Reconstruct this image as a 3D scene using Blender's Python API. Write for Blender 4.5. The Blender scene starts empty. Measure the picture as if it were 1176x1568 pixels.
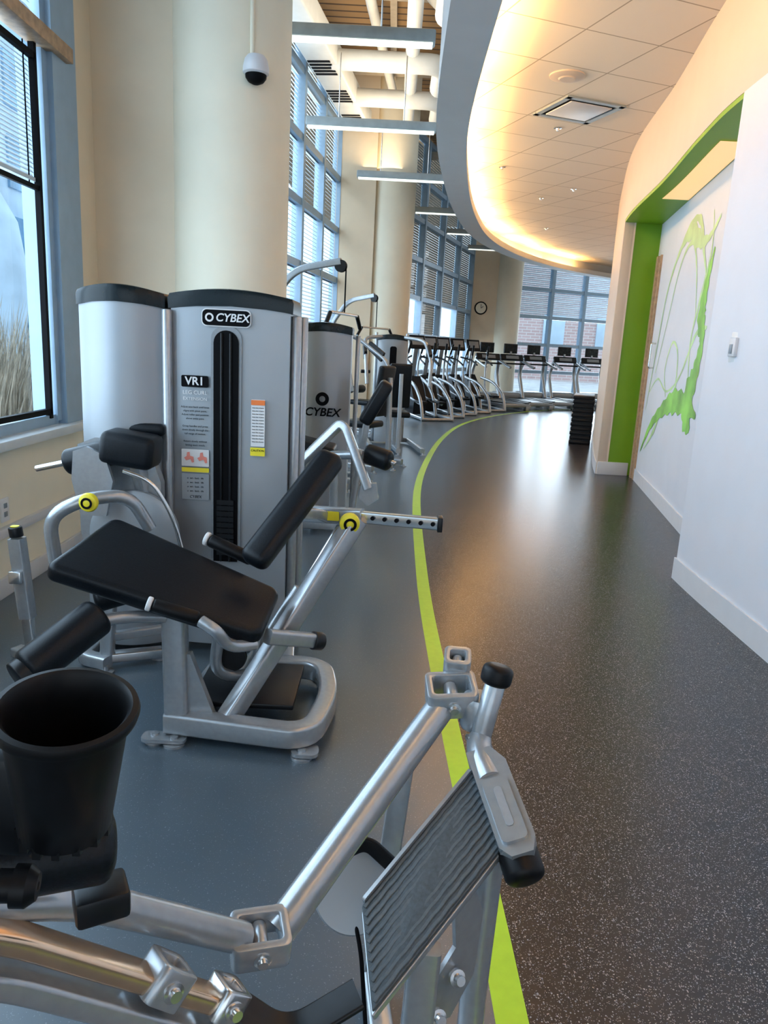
import bpy, bmesh, math, random
from mathutils import Vector, Matrix
random.seed(4)
V=Vector
col=bpy.context.collection
# ---------------------------------------------------------------- materials
def mat(name,c,rough=.5,metal=0.,emis=None,es=0.,nscale=0,namt=.08,bump=0.,spec=None):
    m=bpy.data.materials.new(name); m.use_nodes=True
    nt=m.node_tree; b=nt.nodes["Principled BSDF"]
    b.inputs["Base Color"].default_value=(*c,1); b.inputs["Roughness"].default_value=rough
    b.inputs["Metallic"].default_value=metal
    if spec is not None: b.inputs["Specular IOR Level"].default_value=spec
    if emis: b.inputs["Emission Color"].default_value=(*emis,1); b.inputs["Emission Strength"].default_value=es
    if nscale:
        tc=nt.nodes.new("ShaderNodeTexCoord"); n=nt.nodes.new("ShaderNodeTexNoise"); n.inputs["Scale"].default_value=nscale
        n.inputs["Detail"].default_value=4
        nt.links.new(tc.outputs["Object"],n.inputs["Vector"])
        r=nt.nodes.new("ShaderNodeValToRGB")
        r.color_ramp.elements[0].color=(*[max(0,x*(1-namt)) for x in c],1); r.color_ramp.elements[1].color=(*[min(1,x*(1+namt)) for x in c],1)
        r.color_ramp.elements[0].position=.35; r.color_ramp.elements[1].position=.65
        nt.links.new(n.outputs["Fac"],r.inputs["Fac"]); nt.links.new(r.outputs["Color"],b.inputs["Base Color"])
        if bump:
            bp=nt.nodes.new("ShaderNodeBump"); bp.inputs["Strength"].default_value=bump; bp.inputs["Distance"].default_value=.002
            nt.links.new(n.outputs["Fac"],bp.inputs["Height"]); nt.links.new(bp.outputs["Normal"],b.inputs["Normal"])
    return m
SILVER=mat("silver_powdercoat",(.40,.425,.45),.27,.6,nscale=60,namt=.04)
SHROUD=mat("shroud_silver",(.33,.355,.38),.36,.35,nscale=3,namt=.04)
PANEL=mat("panel_grey",(.26,.28,.30),.45,.2,nscale=90,namt=.04)
CHROME=mat("brushed_metal",(.70,.70,.70),.2,.95,nscale=40,namt=.05)
WARMREFL=mat("polished_guide_rail",(.74,.52,.36),.22,.9,nscale=40,namt=.05)  # chrome guide rail, warm reflections of the room put into its base colour
VINYL=mat("black_vinyl",(.004,.006,.009),.38,nscale=220,namt=.3,bump=.2,spec=.25)
RUBBER=mat("black_rubber",(.004,.004,.005),.42,nscale=80,namt=.2,spec=.22)
PLASTIC=mat("dark_plastic",(.008,.009,.011),.35,nscale=50,namt=.1,spec=.3)
CAPM=mat("dark_cap",(.003,.009,.012),.24,nscale=20,namt=.1,spec=.28)
BLACK=mat("slot_black",(.002,.002,.003),.6,nscale=20,spec=.1)
WHITE=mat("label_white",(.72,.72,.72),.5,nscale=20,namt=.02)
TREAD=mat("tread_rubber",(.045,.058,.068),.6,nscale=150,namt=.2,bump=.3)
TREADL=mat("tread_rib",(.070,.085,.096),.5,nscale=150,namt=.1)
YEL=mat("yellow_label",(.85,.72,.03),.4,nscale=20,namt=.03)
ORG=mat("orange_label",(.85,.2,.04),.4,nscale=20,namt=.03)
REDP=mat("pink_diagram",(.75,.25,.2),.4,nscale=20,namt=.03)
CREAM=mat("cream_paint",(.80,.73,.57),.6,nscale=5,namt=.02)
CREAM2=mat("pilaster_peach_paint",(.74,.61,.44),.6,nscale=5,namt=.02)
WALLW=mat("white_wall_paint",(.68,.69,.74),.45,nscale=4,namt=.015)
WALLP=mat("peach_wall_paint",(.66,.53,.42),.55,nscale=4,namt=.015)
BASEB=mat("baseboard_white",(.64,.64,.66),.4,nscale=10,namt=.02)
GREEN=mat("green_paint",(.17,.36,.006),.45,nscale=4,namt=.03)
MGREEN=mat("mural_green",(.24,.54,.09),.45,nscale=3,namt=.35)
MGREEN2=mat("mural_green_pale",(.48,.68,.32),.45,nscale=3,namt=.2)
LIME=mat("lime_stripe",(.38,.62,.03),.35,nscale=30,namt=.04)
ALUB=mat("window_aluminium_blue",(.30,.42,.54),.4,.2,nscale=10,namt=.04)
SILLM=mat("sill_white",(.62,.68,.72),.35,nscale=10,namt=.03)
RINGM=mat("soffit_grey",(.48,.49,.50),.6,nscale=4,namt=.02)
DUCT=mat("duct_white",(.72,.73,.70),.5,nscale=6,namt=.04)
BRONZE=mat("steel_beam",(.42,.36,.28),.5,.1,nscale=10)
WOODF=mat("wood_frame",(.42,.27,.16),.45,nscale=25,namt=.2)
BLIND=mat("blind_slat",(.56,.64,.70),.5,nscale=10,namt=.03)
BLINDD=mat("blind_dark",(.46,.38,.31),.6,nscale=10,namt=.1)
PEND=mat("pendant_housing",(.33,.37,.38),.4,.2,nscale=10)
LAMP=mat("pendant_lens",(.9,1,.9),.5,emis=(.95,1,.88),es=.9)
COVE=mat("cove_lamp",(1,.8,.5),.5,emis=(1,.55,.18),es=85)
SOFL=mat("soffit_lamp",(.9,.7,.4),.5,emis=(1,.60,.22),es=.5)
GRASS=mat("dry_grass",(.56,.48,.38),.8,nscale=8,namt=.4)
BARK=mat("bark",(.22,.17,.13),.8,nscale=20,namt=.3)
OUTG=mat("outdoor_ground",(.66,.66,.66),.9,nscale=2,namt=.15)
BLDG=mat("building_pale",(.54,.68,.80),.5,nscale=.6,namt=.15)
BLDG2=mat("building_glass",(.24,.42,.60),.2,nscale=.8,namt=.3)
def glassmat():
    m=bpy.data.materials.new("window_glass"); m.use_nodes=True; nt=m.node_tree; nt.nodes.clear()
    o=nt.nodes.new("ShaderNodeOutputMaterial"); t=nt.nodes.new("ShaderNodeBsdfTransparent"); g=nt.nodes.new("ShaderNodeBsdfGlossy")
    t.inputs[0].default_value=(.78,.89,.96,1); g.inputs["Roughness"].default_value=.02
    x=nt.nodes.new("ShaderNodeMixShader"); x.inputs[0].default_value=.06
    nt.links.new(t.outputs[0],x.inputs[1]); nt.links.new(g.outputs[0],x.inputs[2]); nt.links.new(x.outputs[0],o.inputs[0]); return m
GLASS=glassmat()
def floormat(name,base,fleck,thr,rough,spec):
    m=bpy.data.materials.new(name); m.use_nodes=True; nt=m.node_tree; b=nt.nodes["Principled BSDF"]
    tc=nt.nodes.new("ShaderNodeTexCoord")
    def fl(scale,th):
        v=nt.nodes.new("ShaderNodeTexVoronoi"); v.inputs["Scale"].default_value=scale
        nt.links.new(tc.outputs["Object"],v.inputs["Vector"])
        sx=nt.nodes.new("ShaderNodeSeparateColor"); nt.links.new(v.outputs["Color"],sx.inputs[0])
        a=nt.nodes.new("ShaderNodeMath"); a.operation='GREATER_THAN'; a.inputs[1].default_value=th
        nt.links.new(sx.outputs[0],a.inputs[0])
        d=nt.nodes.new("ShaderNodeMath"); d.operation='LESS_THAN'; d.inputs[1].default_value=.42
        nt.links.new(v.outputs["Distance"],d.inputs[0])
        k=nt.nodes.new("ShaderNodeMath"); k.operation='MULTIPLY'
        nt.links.new(a.outputs[0],k.inputs[0]); nt.links.new(d.outputs[0],k.inputs[1]); return k
    k1=fl(230,thr); k2=fl(420,thr-.03)
    mx=nt.nodes.new("ShaderNodeMath"); mx.operation='MAXIMUM'; nt.links.new(k1.outputs[0],mx.inputs[0]); nt.links.new(k2.outputs[0],mx.inputs[1])
    n=nt.nodes.new("ShaderNodeTexNoise"); n.inputs["Scale"].default_value=.9; n.inputs["Detail"].default_value=5
    nt.links.new(tc.outputs["Object"],n.inputs["Vector"])
    r=nt.nodes.new("ShaderNodeValToRGB"); r.color_ramp.elements[0].color=(*[x*.88 for x in base],1); r.color_ramp.elements[1].color=(*[x*1.12 for x in base],1)
    nt.links.new(n.outputs["Fac"],r.inputs["Fac"])
    mix=nt.nodes.new("ShaderNodeMix"); mix.data_type='RGBA'
    nt.links.new(mx.outputs[0],mix.inputs[0]); nt.links.new(r.outputs["Color"],mix.inputs[6]); mix.inputs[7].default_value=(*fleck,1)
    nt.links.new(mix.outputs[2],b.inputs["Base Color"])
    n2=nt.nodes.new("ShaderNodeTexNoise"); n2.inputs["Scale"].default_value=260; nt.links.new(tc.outputs["Object"],n2.inputs["Vector"])
    bp=nt.nodes.new("ShaderNodeBump"); bp.inputs["Strength"].default_value=.10; bp.inputs["Distance"].default_value=.0006
    nt.links.new(n2.outputs["Fac"],bp.inputs["Height"]); nt.links.new(bp.outputs["Normal"],b.inputs["Normal"])
    b.inputs["Roughness"].default_value=rough; b.inputs["Specular IOR Level"].default_value=spec
    return m
FLL=floormat("floor_grey_rubber",(.060,.090,.118),(.15,.19,.22),.965,.28,.9)
FLR=floormat("floor_charcoal_flecked",(.011,.010,.012),(.26,.25,.26),.865,.27,.62)
def brick(name,c1,c2,mortar,w,h,ms,scale=1,rot=0,offset=.5,rough=.8):
    m=bpy.data.materials.new(name); m.use_nodes=True; nt=m.node_tree; b=nt.nodes["Principled BSDF"]
    tc=nt.nodes.new("ShaderNodeTexCoord"); mp=nt.nodes.new("ShaderNodeMapping")
    mp.inputs["Rotation"].default_value=rot if isinstance(rot,tuple) else (0,0,rot)
    nt.links.new(tc.outputs["Object"],mp.inputs["Vector"])
    br=nt.nodes.new("ShaderNodeTexBrick"); br.offset=offset
    br.inputs["Color1"].default_value=(*c1,1); br.inputs["Color2"].default_value=(*c2,1); br.inputs["Mortar"].default_value=(*mortar,1)
    br.inputs["Scale"].default_value=scale; br.inputs["Mortar Size"].default_value=ms; br.inputs["Brick Width"].default_value=w; br.inputs["Row Height"].default_value=h
    nt.links.new(mp.outputs[0],br.inputs["Vector"]); nt.links.new(br.outputs["Color"],b.inputs["Base Color"])
    b.inputs["Roughness"].default_value=rough
    return m
TILE=brick("acoustic_tile",(.80,.70,.58),(.78,.68,.56),(.40,.32,.23),.61,.61,.006,rot=math.radians(-20),offset=0,rough=.8)
BRICK=brick("red_brick",(.62,.42,.40),(.54,.36,.34),(.7,.62,.6),.5,.16,.02,rot=(math.radians(90),0,0))
DECK=brick("metal_deck",(.40,.25,.12),(.28,.17,.08),(.09,.06,.04),3.0,.18,.02,rot=0,offset=0)
# ---------------------------------------------------------------- geometry helpers
def empty(name,loc=(0,0,0),rot=0,local=False):
    e=bpy.data.objects.new(name,None); col.objects.link(e); e.location=loc; e.rotation_euler=(0,0,rot); e.empty_display_size=.1
    e["local"]=local; return e
def fin(name,bm,m,par=None,smooth=False,angle=35):
    me=bpy.data.meshes.new(name)
    bmesh.ops.recalc_face_normals(bm,faces=bm.faces)
    bm.to_mesh(me); bm.free()
    ms=m if isinstance(m,(list,tuple)) else [m]
    for q in ms: me.materials.append(q)
    if smooth:
        me.polygons.foreach_set("use_smooth",[True]*len(me.polygons))
        try: me.set_sharp_from_angle(angle=math.radians(angle))
        except Exception: pass
    o=bpy.data.objects.new(name,me); col.objects.link(o)
    if par is not None:
        o.parent=par
        if not par["local"]: o.matrix_parent_inverse=Matrix.Translation(-V(par.location))
    return o
def addbox(bm,c,s,rot=None,mi=0):
    M=Matrix.Translation(V(c))@(rot.to_4x4() if rot is not None else Matrix.Identity(4))@Matrix.Diagonal((*s,1))
    r=bmesh.ops.create_cube(bm,size=1,matrix=M)
    fs=set(f for v in r['verts'] for f in v.link_faces)
    for f in fs: f.material_index=mi
    return r
def bev(bm,w,seg=3,ang=30):
    es=[e for e in bm.edges if len(e.link_faces)==2 and e.calc_face_angle(0)>math.radians(ang)]
    if es: bmesh.ops.bevel(bm,geom=es,offset=w,segments=seg,profile=.5,affect='EDGES',clamp_overlap=True)
def box(par,name,c,s,m,rot=None,b=0,seg=2):
    bm=bmesh.new(); addbox(bm,c,s,rot)
    if b: bev(bm,b,seg)
    return fin(name,bm,m,par,smooth=b>0)
def frame(d,up=V((0,0,1))):
    d=d.normalized()
    if abs(d.dot(up))>.97: up=V((0,1,0)) if abs(d.y)<.9 else V((1,0,0))
    s=d.cross(up).normalized(); u=s.cross(d).normalized(); return s,u
def fillet(pts,r,n=6):
    if r<=0 or len(pts)<3: return pts
    out=[pts[0]]
    for i in range(1,len(pts)-1):
        a,b,c=pts[i-1],pts[i],pts[i+1]
        rr=min(r,(a-b).length*.49,(c-b).length*.49)
        p=b+(a-b).normalized()*rr; q=b+(c-b).normalized()*rr
        for k in range(n+1):
            t=k/n; out.append(p*(1-t)**2+b*2*t*(1-t)+q*t*t)
    out.append(pts[-1]); return out
def prof_round(r,n=16): return [(r*math.cos(2*math.pi*i/n),r*math.sin(2*math.pi*i/n)) for i in range(n)]
def prof_rect(w,h,r=.008,n=3):
    o=[]; r=min(r,w/2.01,h/2.01)
    for cx,cy,a0 in ((w/2-r,h/2-r,0),(-w/2+r,h/2-r,90),(-w/2+r,-h/2+r,180),(w/2-r,-h/2+r,270)):
        for k in range(n+1):
            a=math.radians(a0+90*k/n); o.append((cx+r*math.cos(a),cy+r*math.sin(a)))
    return o
def addsweep(bm,pts,prof,up=V((0,0,1)),mi=0,scales=None):
    n=len(pts); d0=(pts[1]-pts[0]); s,u=frame(d0,V(up)); rings=[]; pd=d0.normalized()
    for i,p in enumerate(pts):
        if i==0: d=pts[1]-pts[0]
        elif i==n-1: d=pts[-1]-pts[-2]
        else: d=(pts[i+1]-pts[i]).normalized()+(pts[i]-pts[i-1]).normalized()
        d=d.normalized(); q=pd.rotation_difference(d); s=q@s; u=q@u; pd=d
        k=scales[i] if scales else 1
        rings.append([bm.verts.new(p+s*(x*k)+u*(y*k)) for x,y in prof])
    m=len(prof)
    for i in range(n-1):
        for j in range(m):
            f=bm.faces.new((rings[i][j],rings[i][(j+1)%m],rings[i+1][(j+1)%m],rings[i+1][j])); f.material_index=mi
    f=bm.faces.new(rings[0][::-1]); f.material_index=mi; f=bm.faces.new(rings[-1]); f.material_index=mi
def tube(par,name,pts,r,m,fl=.06,up=(0,0,1)):
    pts=fillet([V(p) for p in pts],fl); bm=bmesh.new()
    addsweep(bm,pts,prof_round(r) if not isinstance(r,tuple) else prof_rect(*r),up)
    return fin(name,bm,m,par,True)
def addlathe(bm,p0,p1,prof,n=28,mi=0):
    p0=V(p0); d=(V(p1)-p0); L=d.length; d.normalize(); s,u=frame(d); rings=[]
    for t,r in prof:
        c=p0+d*t
        if r<=1e-5: rings.append([bm.verts.new(c)])
        else: rings.append([bm.verts.new(c+s*r*math.cos(2*math.pi*i/n)+u*r*math.sin(2*math.pi*i/n)) for i in range(n)])
    for a,b in zip(rings,rings[1:]):
        for j in range(n):
            k=(j+1)%n
            if len(a)==1 and len(b)==1: continue
            if len(a)==1: f=bm.faces.new((a[0],b[j],b[k]))
            elif len(b)==1: f=bm.faces.new((a[j],a[k],b[0]))
            else: f=bm.faces.new((a[j],a[k],b[k],b[j]))
            f.material_index=mi
    for rg in (rings[0],rings[-1]):
        if len(rg)>2:
            f=bm.faces.new(rg); f.material_index=mi
def lathe(par,name,p0,p1,prof,m,n=28,ang=35):
    bm=bmesh.new(); addlathe(bm,p0,p1,prof,n); return fin(name,bm,m,par,True,ang)
def annulus(par,name,c,nrm,r0,r1,m,n=28):
    c=V(c); nrm=V(nrm).normalized(); s,u=frame(nrm); bm=bmesh.new(); A=[];B=[]
    for i in range(n):
        a=2*math.pi*i/n; d=s*math.cos(a)+u*math.sin(a); A.append(bm.verts.new(c+d*r0)); B.append(bm.verts.new(c+d*r1))
    for i in range(n): bm.faces.new((A[i],A[(i+1)%n],B[(i+1)%n],B[i]))
    return fin(name,bm,m,par)
def cyl(par,name,p0,p1,r,m,b=.004,n=24):
    L=(V(p1)-V(p0)).length; b=min(b,r*.6,L*.4)
    return lathe(par,name,p0,p1,[(0,0),(0,r-b),(b*.3,r-b*.3),(b,r),(L-b,r),(L-b*.3,r-b*.3),(L,r-b),(L,0)],m,n,50)
def roller(par,name,p0,p1,r,m=None):
    L=(V(p1)-V(p0)).length; pr=[(0,0),(0,r*.45)]
    for k in range(1,6):
        a=k/5*math.pi/2; pr.append((r*.4*(1-math.cos(a)),r*.45+r*.55*math.sin(a)))
    pr+=[(L-t,q) for t,q in pr[::-1]]
    return lathe(par,name,p0,p1,pr,m or VINYL,28,60)
def padq(par,name,q,th,m,b=.02):
    """upholstered pad from 4 top corners"""
    q=[V(a) for a in q]; nrm=(q[1]-q[0]).cross(q[3]-q[0]).normalized()
    if nrm.z<0: nrm=-nrm
    bm=bmesh.new(); T=[bm.verts.new(a) for a in q]; B=[bm.verts.new(a-nrm*th) for a in q]
    bm.faces.new(T); bm.faces.new(B[::-1])
    for i in range(4): bm.faces.new((T[i],B[i],B[(i+1)%4],T[(i+1)%4]))
    bmesh.ops.recalc_face_normals(bm,faces=bm.faces)
    vert=[e for e in bm.edges if (e.verts[0] in T)!=(e.verts[1] in T)]
    bmesh.ops.bevel(bm,geom=vert,offset=b*1.8,segments=5,profile=.5,affect='EDGES',clamp_overlap=True)
    bev(bm,b,4,50)
    return fin(name,bm,m,par,True,60)
def plate(par,name,o,ux,uy,outl,th,m,b=.003,holes=None):
    o=V(o); ux=V(ux).normalized(); uy=V(uy); uy=(uy-ux*uy.dot(ux)).normalized(); n=ux.cross(uy)
    bm=bmesh.new(); A=[bm.verts.new(o+ux*x+uy*y+n*th/2) for x,y in outl]; B=[bm.verts.new(o+ux*x+uy*y-n*th/2) for x,y in outl]
    bm.faces.new(A); bm.faces.new(B[::-1]); k=len(outl)
    for i in range(k): bm.faces.new((A[i],B[i],B[(i+1)%k],A[(i+1)%k]))
    if b: bev(bm,b,2,50)
    return fin(name,bm,m,par,True,40)
def rrect(w,h,r,n=5,cx=0,cy=0): return [(x+cx,y+cy) for x,y in prof_rect(w,h,r,n)]
def text(par,name,s,loc,ux,uy,size,m,align='CENTER',ext=.0006,shear=0,bold=0):
    c=bpy.data.curves.new(name,'FONT'); c.body=s; c.size=size; c.extrude=ext; c.align_x=align; c.align_y='CENTER'; c.shear=shear; c.offset=bold
    c.materials.append(m); o=bpy.data.objects.new(name,c); col.objects.link(o)
    ux=V(ux).normalized(); uy=V(uy); uy=(uy-ux*uy.dot(ux)).normalized(); n=ux.cross(uy)
    M=Matrix((ux,uy,n)).transposed().to_4x4(); M.translation=V(loc)
    if par is not None:
        o.parent=par
        if not par["local"]: o.matrix_parent_inverse=Matrix.Translation(-V(par.location))
    o.matrix_basis=M
    return o
def catmull(P,n=8):
    P=[V((*p,0)) for p in P]; out=[]
    for i in range(len(P)-1):
        p0=P[max(i-1,0)];p1=P[i];p2=P[i+1];p3=P[min(i+2,len(P)-1)]
        for k in range(n):
            t=k/n
            out.append(.5*((2*p1)+(-p0+p2)*t+(2*p0-5*p1+4*p2-p3)*t*t+(-p0+3*p1-3*p2+p3)*t**3))
    out.append(P[-1]); return out
def offs(C,d):
    o=[]
    for i,p in enumerate(C):
        t=(C[min(i+1,len(C)-1)]-C[max(i-1,0)]).normalized(); o.append(p+V((t.y,-t.x,0))*d)
    return o
def wallstrip(bm,A,z0,z1,th,mi=0):
    B=offs(A,th); r=[]
    for p,q in zip(A,B):
        r.append([bm.verts.new((p.x,p.y,z0)),bm.verts.new((p.x,p.y,z1)),bm.verts.new((q.x,q.y,z1)),bm.verts.new((q.x,q.y,z0))])
    for i in range(len(r)-1):
        for j in range(4):
            f=bm.faces.new((r[i][j],r[i][(j+1)%4],r[i+1][(j+1)%4],r[i+1][j])); f.material_index=mi
    bm.faces.new(r[0][::-1]).material_index=mi; bm.faces.new(r[-1]).material_index=mi
# ---------------------------------------------------------------- plan curves
O=catmull([(.30,-3.5),(.29,-1),(.285,1.25),(.24,2.7),(.215,4.3),(.27,6.9),(.48,9.1),(.80,11.27),(1.25,13.3),(1.88,15),(2.78,16.65),(3.95,18.1),(5.5,19.4),(7.5,20.4),(11,21.2)],8)
W=catmull([(1.80,-3.5),(1.81,0),(1.825,3.2),(1.855,4.49),(1.95,5.3),(2.16,6.58),(2.40,8.3),(2.82,10.11),(3.60,12.94),(4.6,15.6),(6.0,17.6),(8,19),(11,20)],10)
def xat(C,y):
    for a,b in zip(C,C[1:]):
        if a.y<=y<=b.y: return a.x+(b.x-a.x)*(y-a.y)/max(b.y-a.y,1e-6)
    return C[-1].x
FAC=[V((-2.0,-3.5,0)),V((-2.0,5.2,0)),V((-1.05,12.3,0)),V((-.7,12.6,0)),V((1.95,20.6,0)),V((3.4,21.2,0)),V((11,26,0))]
TZ=3.5; RZ=3.2; DZ=5.4
bm=bmesh.new(); OR=offs(O,.07)
def q4(a,b,c,d,mi):
    f=bm.faces.new([bm.verts.new(x) for x in (a,b,c,d)]); f.material_index=mi
for i in range(len(O)-1):
    a,b=O[i],O[i+1]; c,d=OR[i],OR[i+1]
    q4((xat(FAC,a.y),a.y,0),(a.x,a.y,0),(b.x,b.y,0),(xat(FAC,b.y),b.y,0),0)
    q4((a.x,a.y,0),(c.x,c.y,0),(d.x,d.y,0),(b.x,b.y,0),1)
    q4((c.x,c.y,0),(12,c.y,0),(12,d.y,0),(d.x,d.y,0),2)
q4((xat(FAC,21.2),21.2,0),(12,21.2,0),(12,26.6,0),(11,26,0),0)
bmesh.ops.remove_doubles(bm,verts=bm.verts,dist=1e-5)
fin("floor",bm,[FLL,LIME,FLR])
# ---------------------------------------------------------------- right curved wall
def sub(C,y0,y1):
    return [V((xat(C,y0),y0,0))]+[p for p in C if y0+.01<p.y<y1-.01]+[V((xat(C,y1),y1,0))]
HZ=2.80; YN=4.49; YF=8.55
bm=bmesh.new()
wallstrip(bm,sub(W,-3.5,YN),0,HZ,.12,0)
wallstrip(bm,sub(W,YF,19.9),0,HZ,.12,1)
wallstrip(bm,sub(W,-3.5,19.9),HZ,TZ+.02,.12,1)
fin("wall_right",bm,[WALLW,WALLP],smooth=True,angle=30)
def trimstrip(name,C,z0,z1,th,m):
    bm=bmesh.new(); wallstrip(bm,C,z0,z1,th); return fin(name,bm,m,None,True,30)
trimstrip("baseboard_right",offs(sub(W,-3.5,YN+.012),-.012),.0,.135,.0119,BASEB)
trimstrip("baseboard_right_far",offs(sub(W,YF,19.5),-.012),0,.135,.0119,BASEB)
Mx=lambda y:2.16+.171*(y-4.49)
bm=bmesh.new(); wallstrip(bm,[V((Mx(4.3),4.3,0)),V((Mx(8.6),8.6,0))],0,HZ,.1); fin("wall_recess",bm,WALLW)
bm=bmesh.new(); addbox(bm,((xat(W,4.43)+.12+2.2)/2+.03,4.43,HZ/2),(.26,.12,HZ)); fin("wall_recess_near",bm,WALLW)
xf=xat(W,YF)
box(None,"wall_recess_far",((xf+.10+2.86)/2,YF+.06,HZ/2),(2.86-xf-.10,.12,HZ-.002),GREEN)
box(None,"trim_1",(xf+.05,YF-.005,HZ/2),(.11,.03,HZ-.004),WALLP,b=.004)
box(None,"baseboard_recess_far",((xf+2.80)/2,YF-.028,.075),(2.80-xf,.02,.15),BASEB,b=.004)
trimstrip("baseboard_recess",[V((Mx(4.6)-.014,4.6,0)),V((Mx(8.28)-.014,8.28,0))],0,.13,.0135,BASEB)
bm=bmesh.new(); A=sub(W,YN,YF); 
a=[bm.verts.new((p.x+.002,p.y,HZ-.001)) for p in A]; b=[bm.verts.new((Mx(p.y)+.02,p.y,HZ-.001)) for p in A]
c=[bm.verts.new((p.x+.002,p.y,HZ-.03)) for p in A]; d=[bm.verts.new((Mx(p.y)+.02,p.y,HZ-.03)) for p in A]
for i in range(len(A)-1):
    bm.faces.new((a[i],a[i+1],b[i+1],b[i])); bm.faces.new((c[i],c[i+1],d[i+1],d[i])); bm.faces.new((a[i],a[i+1],c[i+1],c[i]))
fin("ceiling_recess",bm,GREEN)
bm=bmesh.new(); A=sub(W,5.3,7.2)
a=[bm.verts.new((p.x+.13,p.y,HZ-.036)) for p in A]; b=[bm.verts.new((Mx(p.y)-.01,p.y,HZ-.036)) for p in A]
for i in range(len(A)-1): bm.faces.new((a[i],a[i+1],b[i+1],b[i]))
fin("recess_light_panel",bm,SOFL)
dr=empty("door_1",(Mx(8.3),8.3,0))
mn=V((-1,.171,0)).normalized()
def onM(y,z,o=0): return V((Mx(y),y,z))+mn*o
for nm,y0,y1,z0,z1 in (("jamb_far",8.36,8.46,0,2.42),("jamb_near",8.24,8.30,0,2.42)):
    bm=bmesh.new(); P=[onM(y,z,o) for y in (y0,y1) for z in (z0,z1) for o in (.001,.03 if nm!="jamb_near" else .02)]
    vs=[bm.verts.new(p) for p in P]
    for f in ((0,1,3,2),(4,6,7,5),(0,4,5,1),(2,3,7,6),(0,2,6,4),(1,5,7,3)): bm.faces.new([vs[i] for i in f])
    fin(nm,bm,WOODF,dr)
tube(dr,"pull_handle",[onM(7.95,1.25,.004),onM(7.95,1.25,.05),onM(7.95,1.5,.05),onM(7.95,1.5,.004)],.009,CHROME,fl=.02)
mu=empty("wall_mural",(Mx(6.3),6.3,0))
def ribM(name,pts,wd,m,off):
    C=catmull(pts,8); n=len(C); bm=bmesh.new(); L=[];R=[]
    for i,p in enumerate(C):
        t=(C[min(i+1,n-1)]-C[max(i-1,0)]).normalized(); k=i/(n-1)*(len(wd)-1); j=min(int(k),len(wd)-2); w=wd[j]+(wd[j+1]-wd[j])*(k-j)
        w*=1+.18*math.sin(i*1.7)
        s=V((t.y,-t.x,0))*w/2; a=p+s;b=p-s
        L.append(bm.verts.new(onM(a.x,a.y,off))); R.append(bm.verts.new(onM(b.x,b.y,off)))
    for i in range(n-1): bm.faces.new((L[i],L[i+1],R[i+1],R[i]))
    fin(name,bm,m,mu)
ribM("swoosh_main",[(5.95,2.2),(6.05,1.95),(6.08,1.7),(5.95,1.5),(6.02,1.25),(6.15,1.05),(6.12,.88),(5.95,.8)],[.03,.13,.24,.12,.22,.36,.24,.05],MGREEN,.003)
ribM("swoosh_low",[(5.8,.92),(6.2,.98),(6.7,.98),(7.2,.86),(7.7,.66),(8.1,.35)],[.03,.18,.22,.14,.09,.02],MGREEN,.0035)
ribM("swoosh_drip",[(7.3,.85),(7.45,.65),(7.9,.4)],[.08,.06,.01],MGREEN2,.0032)
ribM("swoosh_arch",[(8.1,.8),(7.9,1.4),(7.7,2.0),(7.3,2.35),(6.9,2.45),(6.5,2.32),(6.2,2.3),(5.9,2.42)],[.015,.03,.04,.06,.16,.13,.06,.03],MGREEN2,.0025)
ribM("swoosh_arch_top",[(7.4,2.3),(7.0,2.52),(6.6,2.5),(6.3,2.2),(6.1,2.0)],[.02,.04,.07,.05,.02],MGREEN2,.0027)
ribM("swoosh_arch_inner",[(7.8,1.2),(7.5,1.7),(7.2,2.2),(6.8,2.35),(6.5,2.1),(6.3,1.7)],[.015,.02,.03,.05,.03,.01],MGREEN2,.002)
ribM("swoosh_thin",[(8.0,1.0),(7.6,1.15),(7.1,1.05),(6.6,1.2),(6.2,1.55),(5.85,1.6)],[.015,.02,.02,.03,.05,.03],MGREEN2,.0015)
ribM("swoosh_curl",[(7.1,1.0),(7.3,1.25),(7.1,1.5),(6.8,1.4),(6.7,1.1)],[.02,.03,.025,.03,.05],MGREEN2,.0018)
ribM("swoosh_tail",[(6.2,1.1),(6.35,1.5),(6.2,1.85),(6.05,2.2),(6.15,2.5)],[.03,.03,.06,.03,.015],MGREEN2,.0022)
th=empty("wall_thermostat",(1.84,4.09,1.43))
box(th,"back_plate",(1.841,4.09,1.43),(.008,.12,.16),WHITE,b=.003); box(th,"body",(1.828,4.09,1.43),(.022,.075,.10),BASEB,b=.005); box(th,"button",(1.815,4.09,1.42),(.006,.03,.05),PANEL,b=.001)
# ---------------------------------------------------------------- tile ceiling + ring
bm=bmesh.new()
pa=None
for i in range(79):
    y=-3.5+.3*i
    if y>19.8: break
    cur=(bm.verts.new((xat(O,y)+.03,y,TZ)),bm.verts.new((xat(W,min(y,19.9))+.05,y,TZ)))
    if pa: bm.faces.new((pa[0],pa[1],cur[1],cur[0]))
    pa=cur
fin("ceiling",bm,TILE)
rg=empty("ceiling_soffit_ring",(.3,4,RZ))
I=offs(O,.28)
bm=bmesh.new()
I2=offs(O,.255); O2=offs(O,.03)
def strip(A,za,B,zb):
    a=[bm.verts.new((p.x,p.y,za)) for p in A]; b=[bm.verts.new((p.x,p.y,zb)) for p in B]
    for i in range(len(a)-1): bm.faces.new((a[i],a[i+1],b[i+1],b[i]))
strip(O,RZ,I,RZ); strip(I,RZ,I,RZ+.10); strip(I,RZ+.10,I2,RZ+.10); strip(I2,RZ+.10,I2,RZ+.02); strip(I2,RZ+.02,O2,RZ+.02); strip(O2,RZ+.02,O2,RZ+.75); strip(O2,RZ+.75,O,RZ+.75); strip(O,RZ+.75,O,RZ)
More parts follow.
